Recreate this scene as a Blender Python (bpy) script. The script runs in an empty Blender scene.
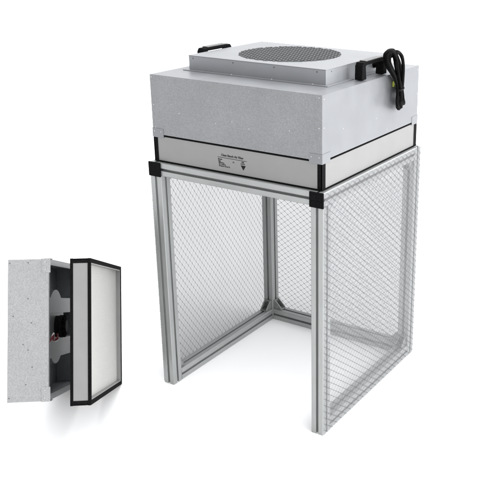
import bpy, bmesh, math, random
from mathutils import Vector, Matrix
random.seed(7)
C = bpy.context.scene.collection
S = bpy.context.scene

# ------------------------------------------------------------------ camera
cam_d = bpy.data.cameras.new('camera'); cam = bpy.data.objects.new('camera', cam_d); C.objects.link(cam)
def rot_cam(rx, rz, ry):
    return Matrix.Rotation(rz, 3, 'Z') @ Matrix.Rotation(rx, 3, 'X') @ Matrix.Rotation(ry, 3, 'Z')
cam.matrix_world = Matrix.Translation((1.6937, -1.8041, 1.4113)) @ rot_cam(1.2372, 0.5107, 0.0134).to_4x4()
cam_d.sensor_fit = 'HORIZONTAL'; cam_d.sensor_width = 36
cam_d.lens = 36 * 843.116 / 500
cam_d.shift_x = (250 - 350.789) / 500
cam_d.shift_y = (215.356 - 240) / 500
cam_d.clip_start = 0.05; cam_d.clip_end = 500
S.camera = cam

# ------------------------------------------------------------------ studio light
w = bpy.data.worlds.new('World'); S.world = w; w.use_nodes = True
wn = w.node_tree.nodes; wn['Background'].inputs['Color'].default_value = (0.985, 0.99, 1.0, 1)
def world_gradient(base, amp, d):
    # white studio cyclorama: gradient added so faces turned towards d get more light
    nt = w.node_tree; n = nt.nodes
    tc = n.new('ShaderNodeTexCoord'); dt = n.new('ShaderNodeVectorMath'); dt.operation = 'DOT_PRODUCT'; dt.inputs[1].default_value = d
    nt.links.new(tc.outputs['Generated'], dt.inputs[0])
    m = n.new('ShaderNodeMath'); m.operation = 'MULTIPLY_ADD'; m.inputs[1].default_value = amp; m.inputs[2].default_value = base
    nt.links.new(dt.outputs['Value'], m.inputs[0])
    k = n.new('ShaderNodeMath'); k.operation = 'MAXIMUM'; k.inputs[1].default_value = .25; nt.links.new(m.outputs[0], k.inputs[0])
    nt.links.new(k.outputs[0], n['Background'].inputs['Strength'])
world_gradient(1.56, 1.75, (.72, .50, .42))
def area(name, loc, target, size, power, col=(1, 1, 1)):
    l = bpy.data.lights.new(name, 'AREA'); l.shape = 'RECTANGLE'; l.size, l.size_y = size; l.energy = power; l.color = col
    o = bpy.data.objects.new(name, l); C.objects.link(o); o.location = loc
    o.rotation_euler = (Vector(target) - Vector(loc)).to_track_quat('-Z', 'Y').to_euler()
    return o
area('softbox_overhead', (0.5, 0.2, 4.2), (0.3, 0.2, 0), (5, 5), 12)
area('softbox_side', (4.5, 1.0, 1.6), (0.3, 0.3, 0.6), (3, 3), 130)
vs = S.view_settings; vs.view_transform = 'Standard'; vs.look = 'None'; vs.exposure = 0; vs.gamma = 1

# ------------------------------------------------------------------ materials
def mat(name, col, rough=.5, metal=0., spec=.5):
    m = bpy.data.materials.new(name); m.use_nodes = True
    b = m.node_tree.nodes['Principled BSDF']
    b.inputs['Base Color'].default_value = (*col, 1); b.inputs['Roughness'].default_value = rough
    b.inputs['Metallic'].default_value = metal; b.inputs['Specular IOR Level'].default_value = spec
    return m
def varied(m, col, col2, scale, kind='noise', bump=0., rough=None, stretch=None, detail=6, big=0):
    nt = m.node_tree; n = nt.nodes; b = n['Principled BSDF']
    tc = n.new('ShaderNodeTexCoord'); src = tc.outputs['Object']
    if stretch:
        mp = n.new('ShaderNodeMapping'); mp.inputs['Scale'].default_value = stretch
        nt.links.new(src, mp.inputs[0]); src = mp.outputs[0]
    if kind == 'noise':
        t = n.new('ShaderNodeTexNoise'); t.inputs['Scale'].default_value = scale; t.inputs['Detail'].default_value = detail
        out = t.outputs['Fac']
    else:
        t = n.new('ShaderNodeTexVoronoi'); t.inputs['Scale'].default_value = scale; t.inputs['Randomness'].default_value = 1
        sep = n.new('ShaderNodeSeparateColor'); nt.links.new(t.outputs['Color'], sep.inputs[0]); 
        nz = n.new('ShaderNodeTexNoise'); nz.inputs['Scale'].default_value = scale * 1.7; nz.inputs['Detail'].default_value = 8
        nt.links.new(src, nz.inputs['Vector'])
        mx0 = n.new('ShaderNodeMix'); mx0.inputs[0].default_value = .5
        nt.links.new(sep.outputs[0], mx0.inputs[2]); nt.links.new(nz.outputs['Fac'], mx0.inputs[3]); out = mx0.outputs[0]
    nt.links.new(src, t.inputs['Vector'])
    rp = n.new('ShaderNodeMapRange'); rp.inputs['From Min'].default_value = .25; rp.inputs['From Max'].default_value = .75
    nt.links.new(out, rp.inputs['Value'])
    mx = n.new('ShaderNodeMix'); mx.data_type = 'RGBA'
    mx.inputs[6].default_value = (*col, 1); mx.inputs[7].default_value = (*col2, 1)
    nt.links.new(rp.outputs[0], mx.inputs[0]); nt.links.new(mx.outputs[2], b.inputs['Base Color'])
    if big:
        t3 = n.new('ShaderNodeTexNoise'); t3.inputs['Scale'].default_value = 7; t3.inputs['Detail'].default_value = 5; t3.inputs['Roughness'].default_value = .65
        nt.links.new(tc.outputs['Object'], t3.inputs['Vector'])
        hs = n.new('ShaderNodeHueSaturation'); vr = n.new('ShaderNodeMapRange'); vr.inputs['From Min'].default_value = .3; vr.inputs['From Max'].default_value = .7
        vr.inputs['To Min'].default_value = 1 - big; vr.inputs['To Max'].default_value = 1 + big
        nt.links.new(t3.outputs['Fac'], vr.inputs['Value']); nt.links.new(vr.outputs[0], hs.inputs['Value']); nt.links.new(mx.outputs[2], hs.inputs['Color'])
        nt.links.new(hs.outputs[0], b.inputs['Base Color'])
    if rough:
        rr = n.new('ShaderNodeMapRange'); rr.inputs['To Min'].default_value, rr.inputs['To Max'].default_value = rough
        nt.links.new(rp.outputs[0], rr.inputs['Value']); nt.links.new(rr.outputs[0], b.inputs['Roughness'])
    if bump:
        bp = n.new('ShaderNodeBump'); bp.inputs['Strength'].default_value = bump; bp.inputs['Distance'].default_value = .001
        nt.links.new(out, bp.inputs['Height']); nt.links.new(bp.outputs[0], b.inputs['Normal'])
    return m
M = {}
M['floor'] = mat('white_sweep', (.97, .97, .97), .9, 0, .2)
varied(M['floor'], (.96, .96, .96), (.98, .98, .98), 3)
M['galv'] = varied(mat('galvanised_steel', (.4, .4, .42), .45, .45), (.163, .168, .173), (.252, .258, .266), 620, 'vor', .12, (.38, .5), None, 6, .07)
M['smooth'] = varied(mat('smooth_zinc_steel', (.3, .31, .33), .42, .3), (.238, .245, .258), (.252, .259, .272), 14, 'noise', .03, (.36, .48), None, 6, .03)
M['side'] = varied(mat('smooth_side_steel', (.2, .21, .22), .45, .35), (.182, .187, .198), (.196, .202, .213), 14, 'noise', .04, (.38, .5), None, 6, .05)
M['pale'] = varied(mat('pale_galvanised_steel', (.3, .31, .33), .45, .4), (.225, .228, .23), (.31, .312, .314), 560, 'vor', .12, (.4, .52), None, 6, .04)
M['inside'] = varied(mat('galvanised_inside', (.2, .22, .24), .45, .5), (.26, .28, .30), (.30, .32, .34), 60, 'noise', .05)
M['alu'] = varied(mat('anodised_aluminium', (.4, .41, .41), .4, .5), (.28, .288, .286), (.345, .352, .35), 40, 'noise', .03, (.34, .46), None, 6, .05)
M['frame_alu'] = varied(mat('brushed_aluminium', (.4, .4, .4), .4, .4), (.208, .208, .205), (.224, .224, .22), 25, 'noise', .02, (.38, .45), None, 6, .03)
M['black'] = varied(mat('black_plastic', (.012, .012, .012), .45, 0, .015), (.004, .004, .0045), (.009, .009, .0095), 200, 'noise', .1)
M['gasket'] = varied(mat('black_rubber_gasket', (.01, .01, .01), .8, 0, .015), (.004, .004, .004), (.007, .007, .007), 150, 'noise', .1)
M['cord'] = varied(mat('black_cable_rubber', (.01, .01, .01), .5, 0, .015), (.003, .003, .003), (.006, .006, .006), 90, 'noise')
M['grille'] = varied(mat('expanded_steel', (.2, .2, .21), .45, .4), (.055, .057, .059), (.10, .103, .106), 120, 'noise')
M['media'] = varied(mat('filter_media', (.5, .5, .48), .9), (.33, .328, .316), (.35, .347, .336), 60, 'noise', .1, None, (1, 1, 1))
M['bracket'] = varied(mat('cast_zinc', (.25, .26, .25), .45, .6), (.20, .21, .205), (.30, .31, .30), 90, 'noise', .1)
M['bolt'] = varied(mat('bright_steel', (.5, .5, .5), .3, .9), (.5, .5, .5), (.6, .6, .6), 100)
M['screw'] = varied(mat('dark_screw', (.1, .1, .1), .4, .6), (.08, .08, .08), (.12, .12, .12), 100)
M['rivet'] = varied(mat('pale_rivet', (.7, .7, .7), .3, .3), (.38, .38, .39), (.45, .45, .46), 100)
M['lit_bar_top'] = varied(mat('lit_bar_grey', (.12, .12, .12), .35, 0, .5), (.05, .05, .05), (.09, .09, .09), 80)  # grey for the lit top of the black bar, light put into the colour
M['ink'] = varied(mat('printed_ink', (.05, .05, .055), .8, 0, .015), (.012, .012, .014), (.022, .022, .024), 300)
M['earth'] = varied(mat('green_yellow_sleeve', (.3, .4, .04), .5), (.22, .32, .03), (.5, .5, .05), 150)
M['red'] = varied(mat('red_wire', (.3, .02, .03), .5), (.10, .008, .012), (.16, .012, .018), 100)
M['whitewire'] = varied(mat('white_wire', (.6, .6, .6), .5), (.55, .55, .55), (.65, .65, .65), 100)

LW, FILM, INK = .080, .20, .72
def grid_film(name, U, V, GU, GV, TR, SC, INK=.72, LW=.08, FILM=.20, CL=.10):
    """clear anti-static film with a printed diamond grid; U, V = object axes of the sheet"""
    m = bpy.data.materials.new(name); m.use_nodes = True; nt = m.node_tree; n = nt.nodes; L = nt.links.new
    b = n['Principled BSDF']; out = n['Material Output']
    tc = n.new('ShaderNodeTexCoord'); sp = n.new('ShaderNodeSeparateXYZ')
    nz = n.new('ShaderNodeTexNoise'); nz.inputs['Scale'].default_value = 9; L(tc.outputs['Object'], nz.inputs['Vector'])
    sb = n.new('ShaderNodeVectorMath'); sb.operation = 'SUBTRACT'; sb.inputs[1].default_value = (.5, .5, .5); L(nz.outputs['Color'], sb.inputs[0])
    sc = n.new('ShaderNodeVectorMath'); sc.operation = 'SCALE'; sc.inputs['Scale'].default_value = .0022; L(sb.outputs[0], sc.inputs[0])
    ad = n.new('ShaderNodeVectorMath'); ad.operation = 'ADD'; L(tc.outputs['Object'], ad.inputs[0]); L(sc.outputs[0], ad.inputs[1])
    L(ad.outputs[0], sp.inputs[0])
    def mth(op, a, bb=None, c=None):
        k = n.new('ShaderNodeMath'); k.operation = op
        for i, v in enumerate((a, bb, c)):
            if v is None: continue
            if isinstance(v, (int, float)): k.inputs[i].default_value = v
            else: L(v, k.inputs[i])
        return k.outputs[0]
    u = mth('DIVIDE', sp.outputs[U], GU); v = mth('DIVIDE', sp.outputs[V], GV)
    def dist(x):  # distance to the nearest line of the family, 0..0.5
        f = mth('FRACT', x); return mth('SUBTRACT', .5, mth('ABSOLUTE', mth('SUBTRACT', f, .5)))
    d1, d2 = dist(mth('ADD', u, v)), dist(mth('SUBTRACT', u, v))
    def soft(x, wd):
        k = n.new('ShaderNodeMapRange'); k.interpolation_type = 'SMOOTHSTEP'; k.inputs['From Min'].default_value = wd * .35; k.inputs['From Max'].default_value = wd
        k.inputs['To Min'].default_value = 1; k.inputs['To Max'].default_value = 0; L(x, k.inputs['Value']); return k.outputs[0]
    d = mth('MINIMUM', d1, d2)
    node = soft(mth('ADD', d1, d2), .22)
    line = mth('MINIMUM', mth("MULTIPLY_ADD", node, .28, mth('MULTIPLY', mth('MAXIMUM', soft(d1, LW), mth('MULTIPLY', soft(d2, LW), .8)), INK)), 1.0)
    # paler cell middles: the film grows more opaque away from the lines
    halo = n.new('ShaderNodeMapRange'); halo.inputs['From Min'].default_value = LW; halo.inputs['From Max'].default_value = .30
    L(d, halo.inputs['Value'])
    cloth = n.new('ShaderNodeTexNoise'); cloth.inputs['Scale'].default_value = 7; L(tc.outputs['Object'], cloth.inputs['Vector'])
    trans = n.new('ShaderNodeBsdfTransparent'); trans.inputs[0].default_value = (TR, TR * 1.003, TR * 1.01, 1)
    b.inputs['Base Color'].default_value = (SC, SC * 1.01, SC * 1.025, 1); b.inputs['Roughness'].default_value = .35
    tl = n.new('ShaderNodeBsdfTranslucent'); tl.inputs[0].default_value = (SC, SC * 1.01, SC * 1.025, 1)
    pm = n.new('ShaderNodeMixShader'); pm.inputs[0].default_value = .5; L(b.outputs[0], pm.inputs[1]); L(tl.outputs[0], pm.inputs[2])
    op = mth('MULTIPLY_ADD', cloth.outputs['Fac'], CL, mth('MULTIPLY_ADD', halo.outputs[0], CL, FILM))
    mx = n.new('ShaderNodeMixShader'); L(op, mx.inputs[0]); L(trans.outputs[0], mx.inputs[1]); L(pm.outputs[0], mx.inputs[2])
    dk = n.new('ShaderNodeBsdfDiffuse'); dk.inputs[0].default_value = (.09, .092, .095, 1)
    m2 = n.new('ShaderNodeMixShader'); L(line, m2.inputs[0]); L(mx.outputs[0], m2.inputs[1]); L(dk.outputs[0], m2.inputs[2])
    L(m2.outputs[0], out.inputs['Surface'])
    return m

# ------------------------------------------------------------------ mesh helpers
def box(bm, x0, y0, z0, x1, y1, z1, mx=None):
    vs_ = [bm.verts.new((x, y, z)) for x in (x0, x1) for y in (y0, y1) for z in (z0, z1)]
    for f in ((0, 1, 3, 2), (4, 6, 7, 5), (0, 4, 5, 1), (2, 3, 7, 6), (0, 2, 6, 4), (1, 5, 7, 3)):
        bm.faces.new([vs_[i] for i in f])
    if mx: bmesh.ops.transform(bm, matrix=mx, verts=vs_)
def prism(bm, pts, h, mx):
    """closed outline pts (x,y) extruded by h along z, then placed by mx"""
    a = [bm.verts.new((x, y, 0)) for x, y in pts]; b = [bm.verts.new((x, y, h)) for x, y in pts]; n = len(pts)
    bm.faces.new(a[::-1]); bm.faces.new(b)
    for i in range(n): bm.faces.new((a[i], a[(i + 1) % n], b[(i + 1) % n], b[i]))
    bmesh.ops.transform(bm, matrix=mx, verts=a + b)
def circ(r, n=24, a0=0): return [(r * math.cos(a0 + 2 * math.pi * i / n), r * math.sin(a0 + 2 * math.pi * i / n)) for i in range(n)]
def cyl(bm, p, q, r, n=20):
    p, q = Vector(p), Vector(q); d = q - p
    prism(bm, circ(r, n), d.length, Matrix.Translation(p) @ d.to_track_quat('Z', 'Y').to_matrix().to_4x4())
def catmull(P, closed, k=8):
    P = [Vector(p) for p in P]; n = len(P); out = []
    for i in range(n if closed else n - 1):
        g = lambda j: P[j % n] if closed else P[max(0, min(n - 1, j))]
        a, b, c, d = g(i - 1), g(i), g(i + 1), g(i + 2)
        for s in range(k):
            t = s / k
            out.append(.5 * (2 * b + (c - a) * t + (2 * a - 5 * b + 4 * c - d) * t * t + (3 * b - a - 3 * c + d) * t ** 3))
    if not closed: out.append(P[-1])
    return out
def tube(bm, P, r, closed=False, n=10, k=8):
    P = catmull(P, closed, k); rings = []; N = len(P); prev = None
    for i, p in enumerate(P):
        t = (P[(i + 1) % N] - P[i - 1]) if closed else (P[min(i + 1, N - 1)] - P[max(i - 1, 0)])
        t.normalize()
        u = (prev - t * prev.dot(t)) if prev else t.orthogonal()
        u.normalize(); prev = u; v = t.cross(u)
        rings.append([bm.verts.new(p + r * (math.cos(2 * math.pi * j / n) * u + math.sin(2 * math.pi * j / n) * v)) for j in range(n)])
    for i in range(N if closed else N - 1):
        a, b = rings[i], rings[(i + 1) % N]
        off = 0
        if closed and i == N - 1: off = min(range(n), key=lambda o: (b[o].co - a[0].co).length)
        for j in range(n): bm.faces.new((a[j], a[(j + 1) % n], b[(j + 1 + off) % n], b[(j + off) % n]))
    if not closed: bm.faces.new(rings[0][::-1]); bm.faces.new(rings[-1])
def obj(name, bm, m, parent=None, bevel=0, smooth=False):
    bmesh.ops.recalc_face_normals(bm, faces=bm.faces)
    me = bpy.data.meshes.new(name); bm.to_mesh(me); bm.free(); me.materials.append(m)
    if smooth:
        for p in me.polygons: p.use_smooth = True
        if smooth == 'auto': me.set_sharp_from_angle(angle=math.radians(40))
    o = bpy.data.objects.new(name, me); C.objects.link(o)
    if parent: o.parent = parent
    if bevel:
        md = o.modifiers.new('bevel', 'BEVEL'); md.width = bevel; md.segments = 2; md.limit_method = 'ANGLE'; md.angle_limit = math.radians(35)
    return o
def thing(name, label, cat, mx=Matrix()):
    o = bpy.data.objects.new(name, None); C.objects.link(o); o.matrix_world = mx; o.empty_display_size = .05
    o['label'] = label; o['category'] = cat
    return o
T = Matrix.Translation

# ------------------------------------------------------------------ setting
bm = bmesh.new()
vv = [bm.verts.new(p) for p in ((-80, -80, 0), (80, -80, 0), (80, 80, 0), (-80, 80, 0))]; bm.faces.new(vv)
fl = obj('floor', bm, M['floor']); fl['kind'] = 'structure'

# ------------------------------------------------------------------ bench frame
FW, FH, P = .6, .74, .04
bench = thing('bench_frame', 'open-fronted aluminium profile frame walled with diamond-grid clear film, standing on the white floor', 'frame')
def profile(name, start, axis, length, label=None):
    """40 mm slotted aluminium extrusion; start = its lowest corner"""
    h = .02; s = .004; lip = .003; cav = .0075; dep = .0115; ch = .0015
    side = [(-h + ch, -h), (-s, -h), (-s, -h + lip), (-cav, -h + lip), (-cav, -h + lip + .004), (-.004, -h + dep), (.004, -h + dep),
            (cav, -h + lip + .004), (cav, -h + lip), (s, -h + lip), (s, -h), (h - ch, -h)]
    pts = []
    for k in range(4):
        c, sn = (1, 0, -1, 0)[k], (0, 1, 0, -1)[k]
        pts += [(x * c - y * sn, x * sn + y * c) for x, y in side]
    R = {'z': Matrix.Identity(4), 'x': Matrix.Rotation(math.pi / 2, 4, 'Y'), 'y': Matrix.Rotation(-math.pi / 2, 4, 'X')}[axis]
    c = {'z': (h, h, 0), 'x': (0, h, h), 'y': (h, 0, h)}[axis]
    bm = bmesh.new(); prism(bm, pts, length, T(Vector(start) + Vector(c)) @ R)
    # two shallow decorative flutes are left to the anodising; keep the caps as they are
    return obj(name, bm, M['alu_' + axis], bench, .0004)
for ax, st in (('x', (.02, 1, 1)), ('y', (1, .02, 1)), ('z', (1, 1, .02))):
    M['alu_' + ax] = varied(mat('anodised_aluminium_' + ax, (.4, .41, .41), .4, .5), (.275, .283, .281), (.35, .357, .355), 900, 'noise', .04, (.34, .46), st, 3, .05)
I = FW - P
profile('post', (0, 0, 0), 'z', FH - P); profile('post', (I, 0, 0), 'z', FH - P)
profile('post', (0, I, 0), 'z', FH); profile('post', (I, I, 0), 'z', FH)
for x in (0, I):
    profile('bottom_rail', (x, P, .0005), 'y', FW - 2 * P)
    profile('top_rail', (x, 0, FH - P), 'y', FW - P)
profile('bottom_rail', (P, I, .0005), 'x', FW - 2 * P)
profile('top_rail', (P, I, FH - P), 'x', FW - 2 * P)
profile('top_rail', (P, 0, FH - P), 'x', FW - 2 * P)
# black plastic end caps on the two side top rails, facing the front
for x in (0, I):
    bm = bmesh.new(); e = .0052
    box(bm, x - .002, -e, FH - P - .0025, x + P + .002, -.0002, FH + .0008)
    for i in (0, 1):
        for j in (0, 1):
            a = x + .0035 + i * .0185; c = FH - P + .0015 + j * .019
            if x: box(bm, a, -e - .0014, c, a + .0145, -e + .001, c + .0145)
    obj('end_cap', bm, M['black'], bench, .0012)
# cast corner brackets
def bracket(corner, d1, d2, size=.034, wd=.028):
    c, d1, d2 = Vector(corner), Vector(d1), Vector(d2); d3 = d1.cross(d2)
    mx = Matrix.Translation(c) @ Matrix((d1, d2, d3)).transposed().to_4x4()
    bm = bmesh.new(); t = .004; hw = wd / 2
    box(bm, .0002, .0002, -hw, size, t, hw, mx); box(bm, .0002, t + .0002, -hw, t, size, hw, mx)
    for z in (-hw + .0003, hw - t - .0003):
        prism(bm, [(t + .0002, t + .0002), (size - .001, t + .0002), (size - .001, t + .003), (t + .003, size - .001), (t + .0002, size - .001)], t, mx @ T((0, 0, z)))
    o = obj('corner_bracket', bm, M['bracket'], bench, .0008)
    bm = bmesh.new(); cyl(bm, mx @ Vector((size * .62, t + .0003, 0)), mx @ Vector((size * .62, t + .006, 0)), .0058)
    cyl(bm, mx @ Vector((t + .0003, size * .62, 0)), mx @ Vector((t + .006, size * .62, 0)), .0058)
    obj('bolt', bm, M['screw'], o, 0, 'auto')
X, Y, Z = (1, 0, 0), (0, 1, 0), (0, 0, 1); nX, nY, nZ = (-1, 0, 0), (0, -1, 0), (0, 0, -1)
zb, zt = P + .0008, FH - P - .0003
for x in (P / 2, FW - P / 2):
    bracket((x, I - .0003, zb), nY, Z); bracket((x, I - .0003, zt), nY, nZ)
    bracket((x, P + .0003, zb), Y, Z, .024, .024); bracket((x, P + .0003, zt), Y, nZ, .024, .024)
for s, x, d in ((1, P + .0003, X), (-1, I - .0003, nX)):
    bracket((x, FW - P / 2, zb), d, Z); bracket((x, FW - P / 2, zt), d, nZ)
# film curtains clipped to the outside of three sides
def film(x0, y0, z0, x1, y1, z1, m, lab):
    bm = bmesh.new()
    if x1 - x0 < .01: q = [(x0, y0, z0), (x0, y1, z0), (x0, y1, z1), (x0, y0, z1)]
    else: q = [(x0, y0, z0), (x1, y0, z0), (x1, y0, z1), (x0, y0, z1)]
    # subdivided and very slightly slack sheet
    nx, nz = 24, 28; A, B, Cc, D = [Vector(p) for p in q]; g = []
    for j in range(nz + 1):
        row = []
        for i in range(nx + 1):
            u, v = i / nx, j / nz
            p = A.lerp(B, u).lerp(D.lerp(Cc, u), v)
            s = .0012 * math.sin(7 * u + 3 * v) * math.sin(math.pi * u) * math.sin(math.pi * v) * (0 if min(u, 1 - u, v, 1 - v) < .08 else 1)
            if x1 - x0 < .01: p.x += s
            else: p.y += s
            row.append(bm.verts.new(p))
        g.append(row)
    for j in range(nz):
        for i in range(nx): bm.faces.new((g[j][i], g[j][i + 1], g[j + 1][i + 1], g[j + 1][i]))
    o = obj('film_curtain', bm, m, bench, 0, True); o['label'] = lab
    return o
fy, fr, fx = grid_film('grid_film_left', 1, 2, .0198, .0283, .50, .215, .50, .105), grid_film('grid_film_right', 1, 2, .0276, .0208, .76, .70, .66, .070, .17, .06), grid_film('grid_film_back', 0, 2, .0276, .0205, .50, .215, .50, .105)  # same film; left and back colour darkened to offset the bright floor behind
film(-.0025, .002, .002, -.0025, FW, FH - .003, fy, 'left film wall with diamond grid, seen through the open front')
film(FW + .0025, .002, .002, FW + .0025, FW, FH - .003, fr, 'right film wall with diamond grid, lapped over the outside of the profiles')
film(.001, FW + .003, .002, FW - .001, FW + .003, FH - .003, fx, 'back film wall with diamond grid')

# ------------------------------------------------------------------ filter builder (local: x 0..L, y 0..W, z 0..H)
def build_filter(root, L, W, H, trim, edge, gasket=0):
    wl = .012
    bm = bmesh.new()
    box(bm, 0, 0, 0, L, wl, H); box(bm, 0, W - wl, 0, L, W, H); box(bm, 0, wl, 0, wl, W - wl, H); box(bm, L - wl, wl, 0, L, W - wl, H)
    obj('side_frame', bm, M['frame_alu'], root, .0005)
    e = .0014
    for (x, y) in ((0, 0), (1, 0), (0, 1), (1, 1)):                     # black corner trims
        bm = bmesh.new()
        xa, xb = ((-e, trim), (L - trim, L + e))[x]; ya, yb = ((-e, trim * 1.2), (W - trim * 1.2, W + e))[y]
        box(bm, xa, ya, -e * .5, xb, (wl * .2) if not y else yb, H + e * .5) if not y else box(bm, xa, W - wl * .2, -e * .5, xb, yb, H + e * .5)
        if x: box(bm, L - wl * .2, ya if not y else ya, -e * .45, xb + .0001, (yb if not y else W - wl * .2 - .0001) , H + e * .45)
        else: box(bm, xa - .0001, ya, -e * .45, wl * .2, (yb if not y else W - wl * .2 - .0001), H + e * .45)
        obj('corner_trim', bm, M['black'], root, .0004)
    for z, s in ((0, 1), (H, -1)):                                      # black edge trims round both faces
        bm = bmesh.new(); e2 = .002; a, b_ = sorted((z - s * e2, z + s * edge))
        i0 = .016 if L > .5 else .0095
        box(bm, -e2, -e2, a, L + e2, i0, b_); box(bm, -e2, W - i0, a, L + e2, W + e2, b_)
        box(bm, -e2, i0, a, i0, W - i0, b_); box(bm, L - i0, i0, a, L + e2, W - i0, b_)
        obj('edge_trim', bm, M['gasket'], root, .0006)
    for z0 in (.012, H - .014):                                         # recessed pleated media
        bm = bmesh.new(); n = 90; bot = []; top = []
        for i in range(n + 1):
            x = wl + (L - 2 * wl) * i / n; dz = .0003 * (i % 2)
            bot.append((x, z0 + dz))
        for i in range(n):
            (xa, za), (xb, zb_) = bot[i], bot[i + 1]
            bm.faces.new([bm.verts.new(p) for p in ((xa, wl, za), (xb, wl, zb_), (xb, W - wl, zb_), (xa, W - wl, za))])
        bmesh.ops.remove_doubles(bm, verts=bm.verts, dist=1e-5)
        obj('filter_media', bm, M['media'], root)
D0 = .0125
FZ0, FZ1 = FH + .003, .8195
filt = thing('air_filter', 'flat grey-sided air filter with printed label, lying between the bench frame and the fan housing', 'air filter', T((D0, D0, FZ0)))
FL = FW - 2 * D0
build_filter(filt, FL, FL, FZ1 - FZ0, .0135, .0018)
def text(s, size, x, z, name, parent, m, y=-.0004, align='LEFT', sx=1):
    cu = bpy.data.curves.new(name, 'FONT'); cu.body = s; cu.size = size; cu.extrude = .00015; cu.align_x = align; cu.offset = size * .012
    tmp = bpy.data.objects.new('tmp', cu); C.objects.link(tmp)
    dg = bpy.context.evaluated_depsgraph_get(); me = bpy.data.meshes.new_from_object(tmp.evaluated_get(dg))
    bpy.data.objects.remove(tmp)
    me.transform(T((x, y, z)) @ Matrix.Rotation(math.pi / 2, 4, 'X') @ Matrix.Diagonal((sx, 1, 1, 1)))
    me.materials.clear(); me.materials.append(m)
    o = bpy.data.objects.new(name, me); C.objects.link(o); o.parent = parent
    return o
lx = .2415 - D0 + .003; lz = -FZ0
text('Clean Bench Air Filter', .0092, lx + .012, .7905 + lz, 'label_title', filt, M['ink'], sx=.93)
bm = bmesh.new(); box(bm, lx, -.0006, .7855 + lz, lx + .100, .0002, .7865 + lz); obj('label_rule', bm, M['ink'], filt)
for i, s in enumerate(('Model', 'Size', 'Efficiency', 'Air volume', 'Pressure drop Pa')):
    text(s, .0055, lx + .001 + .0006 * i, .7785 + lz - i * .0048, 'label_line', filt, M['ink'])
text('Pa', .0055, lx + .052, .7755 + lz, 'label_line', filt, M['ink'])
text('AIR', .0055, lx + .0865, .780 + lz, 'label_line', filt, M['ink'], align='CENTER')
text('FLOW', .0050, lx + .0865, .775 + lz, 'label_line', filt, M['ink'], align='CENTER')
bm = bmesh.new(); prism(bm, [(-.0085, 0), (.0085, 0), (0, -.0135)], .0007, T((lx + .088, .0002, .7725 + lz)) @ Matrix.Rotation(math.pi / 2, 4, 'X'))
obj('flow_arrow', bm, M['ink'], filt)

# ------------------------------------------------------------------ fan housing builder (local: x 0..L, y 0..W, z 0 open bottom .. H)
def ring_plate(bm, x0, x1, y0, y1, cx, cy, r, z, n=64):
    inn, out = [], []
    for i in range(n):
        a = 2 * math.pi * (i + .5) / n; c, s = math.cos(a), math.sin(a)
        inn.append(bm.verts.new((cx + r * c, cy + r * s, z)))
        t = min(((x1 - cx) if c > 0 else (x0 - cx)) / c if abs(c) > 1e-9 else 9, ((y1 - cy) if s > 0 else (y0 - cy)) / s if abs(s) > 1e-9 else 9)
        out.append(bm.verts.new((cx + t * c, cy + t * s, z)))
    for i in range(n):
        j = (i + 1) % n; a, b = out[i].co, out[j].co
        f = [inn[i], out[i], out[j], inn[j]]
        if abs(a.x - b.x) > 1e-6 and abs(a.y - b.y) > 1e-6:
            cnr = bm.verts.new((x1 if max(a.x, b.x) > cx + (x1 - cx) * .8 else x0, y1 if max(a.y, b.y) > cy + (y1 - cy) * .8 else y0, z))
            f = [inn[i], out[i], cnr, out[j], inn[j]]
        bm.faces.new(f)
    return inn
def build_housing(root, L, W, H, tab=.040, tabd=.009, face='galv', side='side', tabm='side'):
    t = .0016
    for y in (0, W - t):
        bm = bmesh.new(); box(bm, 0, y, 0, L, y + t, H); obj('face_panel', bm, M[face], root, .0005)
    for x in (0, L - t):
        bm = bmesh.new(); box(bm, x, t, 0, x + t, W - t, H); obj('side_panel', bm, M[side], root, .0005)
    # folded corner tabs that lap over the filter
    for x in (0, 1):
        for y in (0, 1):
            bm = bmesh.new(); o = .0012
            xa, xb = ((-o, tab), (L - tab, L + o))[x]
            ya, yb = ((-o, -.0001), (W + .0001, W + o))[y]
            box(bm, xa, ya, -tabd, xb, yb, .018)
            ya, yb = ((-.0001, tab), (W - tab, W + .0001))[y]
            xa, xb = ((-o, -.0001), (L + .0001, L + o))[x]
            box(bm, xa, ya, -tabd, xb, yb, .018)
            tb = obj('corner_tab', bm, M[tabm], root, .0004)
            for k in (.008, tab - .008):
                bm = bmesh.new()
                px = k if not x else L - k; py = -o if not y else W + o; sg = -1 if not y else 1
                cyl(bm, (px, py, .009), (px, py + sg * .0012, .009), .0016, 10)
                obj('rivet', bm, M['rivet'], tb)
    return t
B0 = .011; BZ0, BZ1 = .823, .9965; BL = FW - 2 * B0; BH = BZ1 - BZ0
hous = thing('fan_filter_housing', 'large galvanised fan housing with round grille on top, resting above the bench frame', 'fan unit', T((B0, B0, BZ0)))
t = build_housing(hous, BL, BL, BH)
nx0, nx1, ny0, ny1, nz = .0583 - B0, .5278 - B0, .1300 - B0, .4970 - B0, 1.0402 - BZ0
gcx, gcy, gr = .2905 - B0, .3165 - B0, .1495
bm = bmesh.new()
inn = ring_plate(bm, t, BL - t, t, BL - t, gcx, gcy, gr + .012, BH); r_ = bmesh.ops.extrude_face_region(bm, geom=bm.faces[:])
bmesh.ops.translate(bm, vec=(0, 0, -t), verts=[v for v in r_['geom'] if isinstance(v, bmesh.types.BMVert)])
obj('top_panel', bm, M['smooth'], hous)
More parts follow.
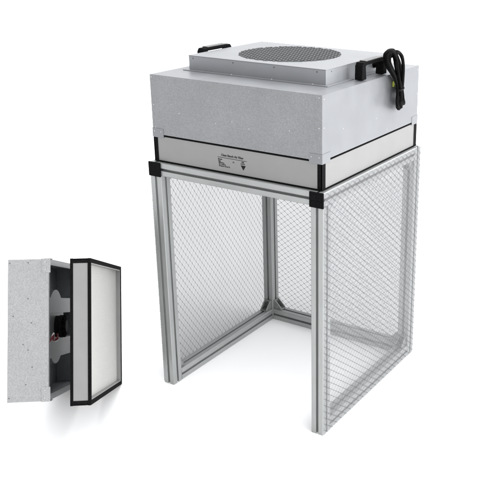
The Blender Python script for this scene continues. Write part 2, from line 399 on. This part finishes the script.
# raised plenum with a lower flange
bm = bmesh.new()
for a in ((nx0, ny0, nx1, ny0 + t), (nx0, ny1 - t, nx1, ny1), (nx0, ny0 + t, nx0 + t, ny1 - t), (nx1 - t, ny0 + t, nx1, ny1 - t)):
    box(bm, a[0], a[1], BH + .0002, a[2], a[3], nz - t)
fl_w = .0135
for a in ((nx0 - fl_w, ny0 - fl_w, nx1 + fl_w, ny0 - .0001), (nx0 - fl_w, ny1 + .0001, nx1 + fl_w, ny1 + fl_w),
          (nx0 - fl_w, ny0, nx0 - .0001, ny1), (nx1 + .0001, ny0, nx1 + fl_w, ny1)):
    box(bm, a[0], a[1], BH + .0003, a[2], a[3], BH + .0022)
plen = obj('plenum', bm, M['smooth'], hous, .0006)
bm = bmesh.new(); ring_plate(bm, nx0 - .0012, nx1 + .0012, ny0 - .0012, ny1 + .0012, gcx, gcy, gr, nz)
r_ = bmesh.ops.extrude_face_region(bm, geom=bm.faces[:])
bmesh.ops.translate(bm, vec=(0, 0, -t), verts=[v for v in r_['geom'] if isinstance(v, bmesh.types.BMVert)])
obj('plenum_lid', bm, M['smooth'], hous, .0005)
# expanded-metal grille
bm = bmesh.new(); px_, py_ = .0300, .0098; w2 = .0023; rr = gr + .0025
def seg(a, b):
    a, b = Vector(a), Vector(b)
    d = (b - a).normalized(); n = Vector((-d.y, d.x)) * w2
    p = [a - n, b - n, b + n, a + n]
    prism(bm, [(q.x, q.y) for q in p], .0014, T((gcx, gcy, nz + .0003)))
nn = int(2 * rr / px_) + 2; mm = int(2 * rr / py_) + 2
for i in range(-nn, nn + 1):
    for j in range(-mm, mm + 1):
        if (i + j) % 2: continue
        x, y = i * px_ / 2, j * py_ / 1
        for dx, dy in ((px_ / 2, py_), (-px_ / 2, py_)):
            a, b = (x, y), (x + dx, y + dy)
            # trim each strand to the round opening
            A2, B2 = Vector(a), Vector(b); dd = B2 - A2; qa = dd.dot(dd); qb = 2 * A2.dot(dd); qc = A2.dot(A2) - rr * rr
            disc = qb * qb - 4 * qa * qc
            if disc <= 0: continue
            s0, s1 = max(0, (-qb - disc ** .5) / (2 * qa)), min(1, (-qb + disc ** .5) / (2 * qa))
            if s1 - s0 > .08: seg(A2 + dd * s0, A2 + dd * s1)
gril = obj('round_grille', bm, M['grille'], hous)
# impeller under the grille
def impeller(root, cx, cy, z0, z1, r, nb=30):
    bm = bmesh.new(); d = 1 if z1 > z0 else -1
    cyl(bm, (cx, cy, z0), (cx, cy, z0 + d * .003), r, 48)
    for i in range(nb):
        a = 2 * math.pi * i / nb
        mx = T((cx, cy, 0)) @ Matrix.Rotation(a, 4, 'Z') @ T((r * .78, 0, 0)) @ Matrix.Rotation(.6, 4, 'Z')
        za, zb_ = sorted((z0 + d * .0032, z1))
        box(bm, -.022, -.0009, za, .022, .0009, zb_, mx)
    cyl(bm, (cx, cy, z0 + d * .0031), (cx, cy, z1 - d * .004), r * .38, 32)
    return obj('impeller', bm, M['screw'], root, 0, 'auto')
impeller(hous, gcx, gcy, BH - .08, BH + .006, .135)
bm = bmesh.new()
ii = circ(gr + .0118, 64); io = circ(gr + .013, 64)
for k in range(64):
    q = [ii[k], ii[(k + 1) % 64]]
    bm.faces.new([bm.verts.new((gcx + x, gcy + y, z)) for (x, y), z in ((q[0], BH - t - .1), (q[1], BH - t - .1), (q[1], nz - t - .0003), (q[0], nz - t - .0003))])
obj('inlet_collar', bm, M['inside'], hous)
bm = bmesh.new(); box(bm, .01, .01, BH - .112, BL - .01, BL - .01, BH - .11); obj('inner_shelf', bm, M['inside'], hous)
# rivets and screws
def rivet(x, y, z, ax, sg, r, m, nm='rivet'):
    bm = bmesh.new(); bmesh.ops.create_uvsphere(bm, u_segments=12, v_segments=8, radius=r)
    sc = [1, 1, 1]; sc[ax] = .55; bmesh.ops.scale(bm, vec=sc, verts=bm.verts)
    bmesh.ops.translate(bm, vec=(x, y, z), verts=bm.verts); obj(nm, bm, m, hous, 0, True)
for x, z in ((.0162, .9888), (.0197, .9099), (.0206, .8436), (.1127, .8942), (.2427, .881), (.2998, .8934), (.3565, .8802), (.488, .8915), (.5792, .9893), (.5792, .9098)):
    rivet(x - B0, 0, z - BZ0, 1, -1, .0018, M['rivet'])
for y, z in ((.02, .985), (.02, .91), (.12, .889), (.31, .881), (.58, .91), (.58, .985), (.38, .835)):
    rivet(BL, y - B0, z - BZ0, 0, 1, .0017, M['rivet'])
for x in (.074, .219, .360, .500): rivet(x - B0, ny0, 1.0318 - BZ0, 1, -1, .0021, M['screw'], 'screw')
for x in (.064, .2176, .3559, .4902): rivet(x - B0, ny0 - .007, BH + .0025, 2, 1, .0024, M['rivet'], 'screw')
for y in (.16, .30, .46): rivet(nx1, y - B0, 1.0318 - BZ0, 0, 1, .0021, M['screw'], 'screw')
# black lifting handles on both side ledges
def handle(xc, ya, yb):
    n_ = yb - ya; z0 = BH + .0025; hw = .0125
    prof = [(0, 0), (.026, 0), (.021, .036), (.025, .0395), (n_ - .025, .0395), (n_ - .021, .036), (n_ - .026, 0), (n_, 0), (n_ - .001, .040), (n_ - .008, .049), (.008, .049), (.001, .040)]
    bm = bmesh.new(); prism(bm, prof, 2 * hw, T((xc - hw, ya, z0)) @ Matrix(((0, 0, 1, 0), (1, 0, 0, 0), (0, 1, 0, 0), (0, 0, 0, 1))))
    o = obj('handle', bm, M['black'], hous, .0025)
    bm = bmesh.new(); box(bm, xc - .0108, ya + .024, z0 + .0492, xc + .0108, yb - .024, z0 + .052)
    obj('lit_bar_top', bm, M['lit_bar_top'], o, .0012)  # grey strip standing in for light on top of the black bar
handle(.5665 - B0, .2405 - B0, .389 - B0); handle(.0335 - B0, .212 - B0, .355 - B0)
# cable gland on the plenum side
bm = bmesh.new(); gy = .405 - B0; gz = 1.020 - BZ0
cyl(bm, (nx1 + .0002, gy, gz), (nx1 + .006, gy, gz), .0125, 6); cyl(bm, (nx1 + .0062, gy, gz), (nx1 + .024, gy, gz), .0095, 18)
obj('cable_gland', bm, M['black'], hous, .0008)
# earth terminal on the side wall
bm = bmesh.new(); ex, ey, ez = BL + .0006, 0.4090 - B0, 0.9668 - BZ0
cyl(bm, (ex, ey, ez), (ex + .009, ey, ez), .0045, 12)
et = obj('earth_stud', bm, M['bolt'], hous, .0004)
bm = bmesh.new(); box(bm, ex + .0015, ey - .0075, ez - .008, ex + .0075, ey + .0065, ez + .008)
obj('earth_sleeve', bm, M['earth'], et, .002)

# ------------------------------------------------------------------ power cord
cord = thing('power_cord', 'black coiled power cord with plug, bundled over the right handle of the housing', 'power cord', T((.6, .38, .99)))
OFF = Vector((.6, .38, .99))
loops = [[(0.598, 0.4328, 0.9632), (0.6007, 0.3925, 0.9929), (0.5957, 0.3624, 1.0197), (0.5972, 0.3396, 1.0428), (0.593, 0.3467, 1.0613), (0.5884, 0.3866, 1.0676), (0.5884, 0.4192, 1.058), (0.601, 0.4089, 1.0314), (0.5971, 0.4328, 0.9868), (0.5957, 0.4458, 0.937), (0.6007, 0.4515, 0.9064), (0.598, 0.4712, 0.8997), (0.5953, 0.4609, 0.9285)],
 [(0.6065, 0.4087, 0.9677), (0.6044, 0.3718, 1.002), (0.6011, 0.3452, 1.0282), (0.598, 0.3405, 1.054), (0.5972, 0.3629, 1.0682), (0.593, 0.4032, 1.0646), (0.5973, 0.4156, 1.0418), (0.606, 0.4169, 1.0075), (0.6011, 0.4399, 0.9624), (0.6044, 0.4226, 0.9237), (0.6065, 0.4102, 0.8991), (0.6015, 0.4342, 0.8913), (0.6036, 0.4306, 0.9283)],
 [(0.6127, 0.4098, 0.9622), (0.6077, 0.3984, 0.9869), (0.6092, 0.368, 1.0145), (0.613, 0.3399, 1.0413), (0.6084, 0.354, 1.0617), (0.6084, 0.3918, 1.0643), (0.613, 0.4162, 1.0488), (0.6091, 0.4362, 1.0169), (0.6077, 0.4389, 0.9751), (0.6127, 0.4245, 0.9422), (0.61, 0.4193, 0.9069), (0.6073, 0.4118, 0.9019), (0.6123, 0.4024, 0.9398)],
 [(0.6164, 0.4093, 0.9568), (0.6131, 0.3936, 0.9939), (0.618, 0.3688, 1.0266), (0.6172, 0.3684, 1.055), (0.613, 0.3958, 1.0599), (0.6173, 0.4115, 1.0382), (0.618, 0.416, 1.0029), (0.6131, 0.4224, 0.9603), (0.6164, 0.4249, 0.9246), (0.6185, 0.4118, 0.9091), (0.6135, 0.4041, 0.9277)],
 [(0.6197, 0.3798, 0.9559), (0.6212, 0.3583, 0.994), (0.625, 0.3172, 1.0285), (0.6204, 0.3063, 1.0518), (0.6204, 0.3113, 1.0706), (0.625, 0.3331, 1.0712), (0.6211, 0.3645, 1.0445), (0.6197, 0.3794, 1.0081), (0.6247, 0.3852, 0.9672), (0.622, 0.4, 0.9293), (0.6193, 0.3941, 0.9034), (0.6243, 0.3699, 0.92)],
 [(0.604, 0.4176, 0.9602), (0.5998, 0.3876, 0.9993), (0.599, 0.3586, 1.0291), (0.6039, 0.3353, 1.0523), (0.6006, 0.344, 1.0665), (0.5985, 0.3763, 1.0667), (0.6035, 0.3833, 1.0492), (0.6014, 0.4027, 1.0148), (0.5981, 0.425, 0.9762), (0.603, 0.4214, 0.9357), (0.6022, 0.4356, 0.8972), (0.598, 0.4638, 0.907), (0.6023, 0.4388, 0.9448)], [(0.6146, 0.4028, 0.9606), (0.61, 0.387, 0.9917), (0.6139, 0.3487, 1.0232), (0.6153, 0.3284, 1.0542), (0.6103, 0.3562, 1.0658), (0.613, 0.3765, 1.0594), (0.6157, 0.392, 1.0348), (0.6107, 0.418, 0.9961), (0.6122, 0.4209, 0.9605), (0.616, 0.4055, 0.9308), (0.6114, 0.4234, 0.9033), (0.6114, 0.4088, 0.9208)]]
bm = bmesh.new()
for lp in loops: tube(bm, [Vector(p) - OFF for p in lp], .0045, True)
tube(bm, [Vector(p) - OFF for p in [(0.553, 0.405, 1.02), (0.566, 0.412, 1.03), (0.582, 0.415, 1.045), (0.603, 0.4176, 1.0362), (0.61, 0.4197, 0.9928), (0.61, 0.4162, 0.9491), (0.612, 0.4071, 0.9271)]], .0036)
obj('cable', bm, M['cord'], cord, 0, True)
bm = bmesh.new(); tube(bm, [Vector(p) - OFF for p in [(0.597, 0.4189, 0.9533), (0.612, 0.3874, 0.9568), (0.629, 0.3643, 0.9578), (0.631, 0.3864, 0.956), (0.614, 0.4346, 0.9511), (0.597, 0.4626, 0.9495)]], .0018, True)
obj('twist_tie', bm, M['black'], cord, 0, True)
bm = bmesh.new(); pm = T(Vector((0.616, 0.399, 0.9289)) - OFF) @ Matrix.Rotation(.12, 4, 'X')
prism(bm, circ(.0065, 14), .016, pm @ T((0, 0, -.008))); prism(bm, circ(.0105, 8, .39), .022, pm @ T((0, 0, -.0305)))
pl = obj('plug', bm, M['black'], cord, .001)
# ------------------------------------------------------------------ the separated unit at the left: housing and filter turned on edge
def pose(o, m):
    m4 = Matrix(m).to_4x4(); m4.translation = Vector(o); return m4
# canonical x -> unit height (c), y -> depth (b), -z -> towards the filter (a)
UM = Matrix(((0.7991, -0.549, -0.2451), (0.6011, 0.7227, 0.3411), (-0.0101, -0.4199, 0.9075)))
a_, b_, c_ = UM.col[0], UM.col[1], UM.col[2]
CAN = Matrix((c_, b_, -a_)).transposed()
HL, HW, HT = 0.3660, 0.5731, 0.1022
h2 = thing('fan_housing', 'opened galvanised fan housing turned on its side, motor showing inside, beside the loose filter', 'fan unit', pose((0.0168, -0.5947, 0.2417), CAN) @ T((0, 0, -HT)))
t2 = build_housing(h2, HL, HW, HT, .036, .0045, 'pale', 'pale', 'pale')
bm = bmesh.new(); box(bm, t2, t2, HT - t2, HL - t2, HW - t2, HT); obj('back_panel', bm, M['galv'], h2)
# dark liner just inside the casing walls
bm = bmesh.new(); q = t2 + .0006; lt = .0008
box(bm, q, q, .010, HL - q, q + lt, HT - .004); box(bm, q, HW - q - lt, .010, HL - q, HW - q, HT - .004)
box(bm, q, q + lt, .010, q + lt, HW - q - lt, HT - .004); box(bm, HL - q - lt, q + lt, .010, HL - q, HW - q - lt, HT - .004)
box(bm, q, q, HT - .0038, HL - q, HW - q, HT - .0022)
obj('inner_liner', bm, M['inside'], h2)
bm = bmesh.new(); f_ = .014                                              # return flange round the opening
for a in ((t2, t2, HL - t2, t2 + f_), (t2, HW - t2 - f_, HL - t2, HW - t2), (t2, t2 + f_, t2 + f_, HW - t2 - f_), (HL - t2 - f_, t2 + f_, HL - t2, HW - t2 - f_)):
    box(bm, a[0], a[1], .0006, a[2], a[3], .0020)
obj('return_flange', bm, M['galv'], h2, .0003)
mx_, my_ = HL * .505, .245
for s, (u0, u1) in ((1, (.105, .222)), (-1, (.095, .235))):
    bm = bmesh.new()
    xa, xb = sorted((mx_ + s * u0 * HL, mx_ + s * u1 * HL))
    box(bm, xa, q + .002, .030, xb, HW - q - .002, .032); box(bm, xa, q + .002, .0322, xa + .0014, HW - q - .002, HT - .006)
    box(bm, xb - .0014, q + .002, .0322, xb, HW - q - .002, HT - .006)
    obj('deflector_bar', bm, M['galv'], h2, .0004)
bm = bmesh.new(); cyl(bm, (mx_, my_, HT - .006), (mx_, my_, .0325), HL * .287, 64); obj('impeller_shroud', bm, M['galv'], h2, .001, 'auto')
bm = bmesh.new(); mr = HL * .088
cyl(bm, (mx_, my_, .039), (mx_, my_, .022), mr * .95, 36); cyl(bm, (mx_, my_, .0218), (mx_, my_, .012), mr, 36); cyl(bm, (mx_, my_, .0118), (mx_, my_, .003), mr * .55, 28)
for i in range(12):
    a = i * math.pi / 6; box(bm, mr * .6, -.0012, .006, mr * .98, .0012, .0119, T((mx_, my_, 0)) @ Matrix.Rotation(a, 4, 'Z'))
mo = obj('motor', bm, M['black'], h2, .0008, 'auto')
for k in range(3):
    bm = bmesh.new(); o_ = k * .004
    tube(bm, [(mx_ - .02, .215 + o_, .024), (mx_ - .028 - o_, .175, .014), (mx_ - .036, .150 + o_, .020), (mx_ - .024 + o_, .120, .013), (mx_ - .042, .110 + o_, .024), (mx_ - .052 - o_, .125, .0275)], .0022)
    obj('wire', bm, M['red' if k < 2 else 'whitewire'], h2, 0, True)
for fx_, fz_ in ((.975, .95), (.975, .5), (.72, .5), (.55, .42), (.36, .5), (.40, .62), (.24, .4), (.12, .55), (.03, .95), (.975, .06), (.6, .86)):
    bm = bmesh.new(); bmesh.ops.create_uvsphere(bm, u_segments=10, v_segments=6, radius=.0016)
    bmesh.ops.translate(bm, vec=(fx_ * HL, 0, fz_ * HT), verts=bm.verts); obj('screw', bm, M['screw'], h2, 0, True)

GL, GW, GT = 0.3742, 0.5612, 0.0478
f2 = thing('air_filter', 'white-faced air filter in black-edged frame standing upright, pulled out of the opened housing', 'air filter', pose((0.1577, -0.5137, 0.2361), CAN) @ T((0, 0, -GT)))
build_filter(f2, GL, GW, GT, .0105, .0055)
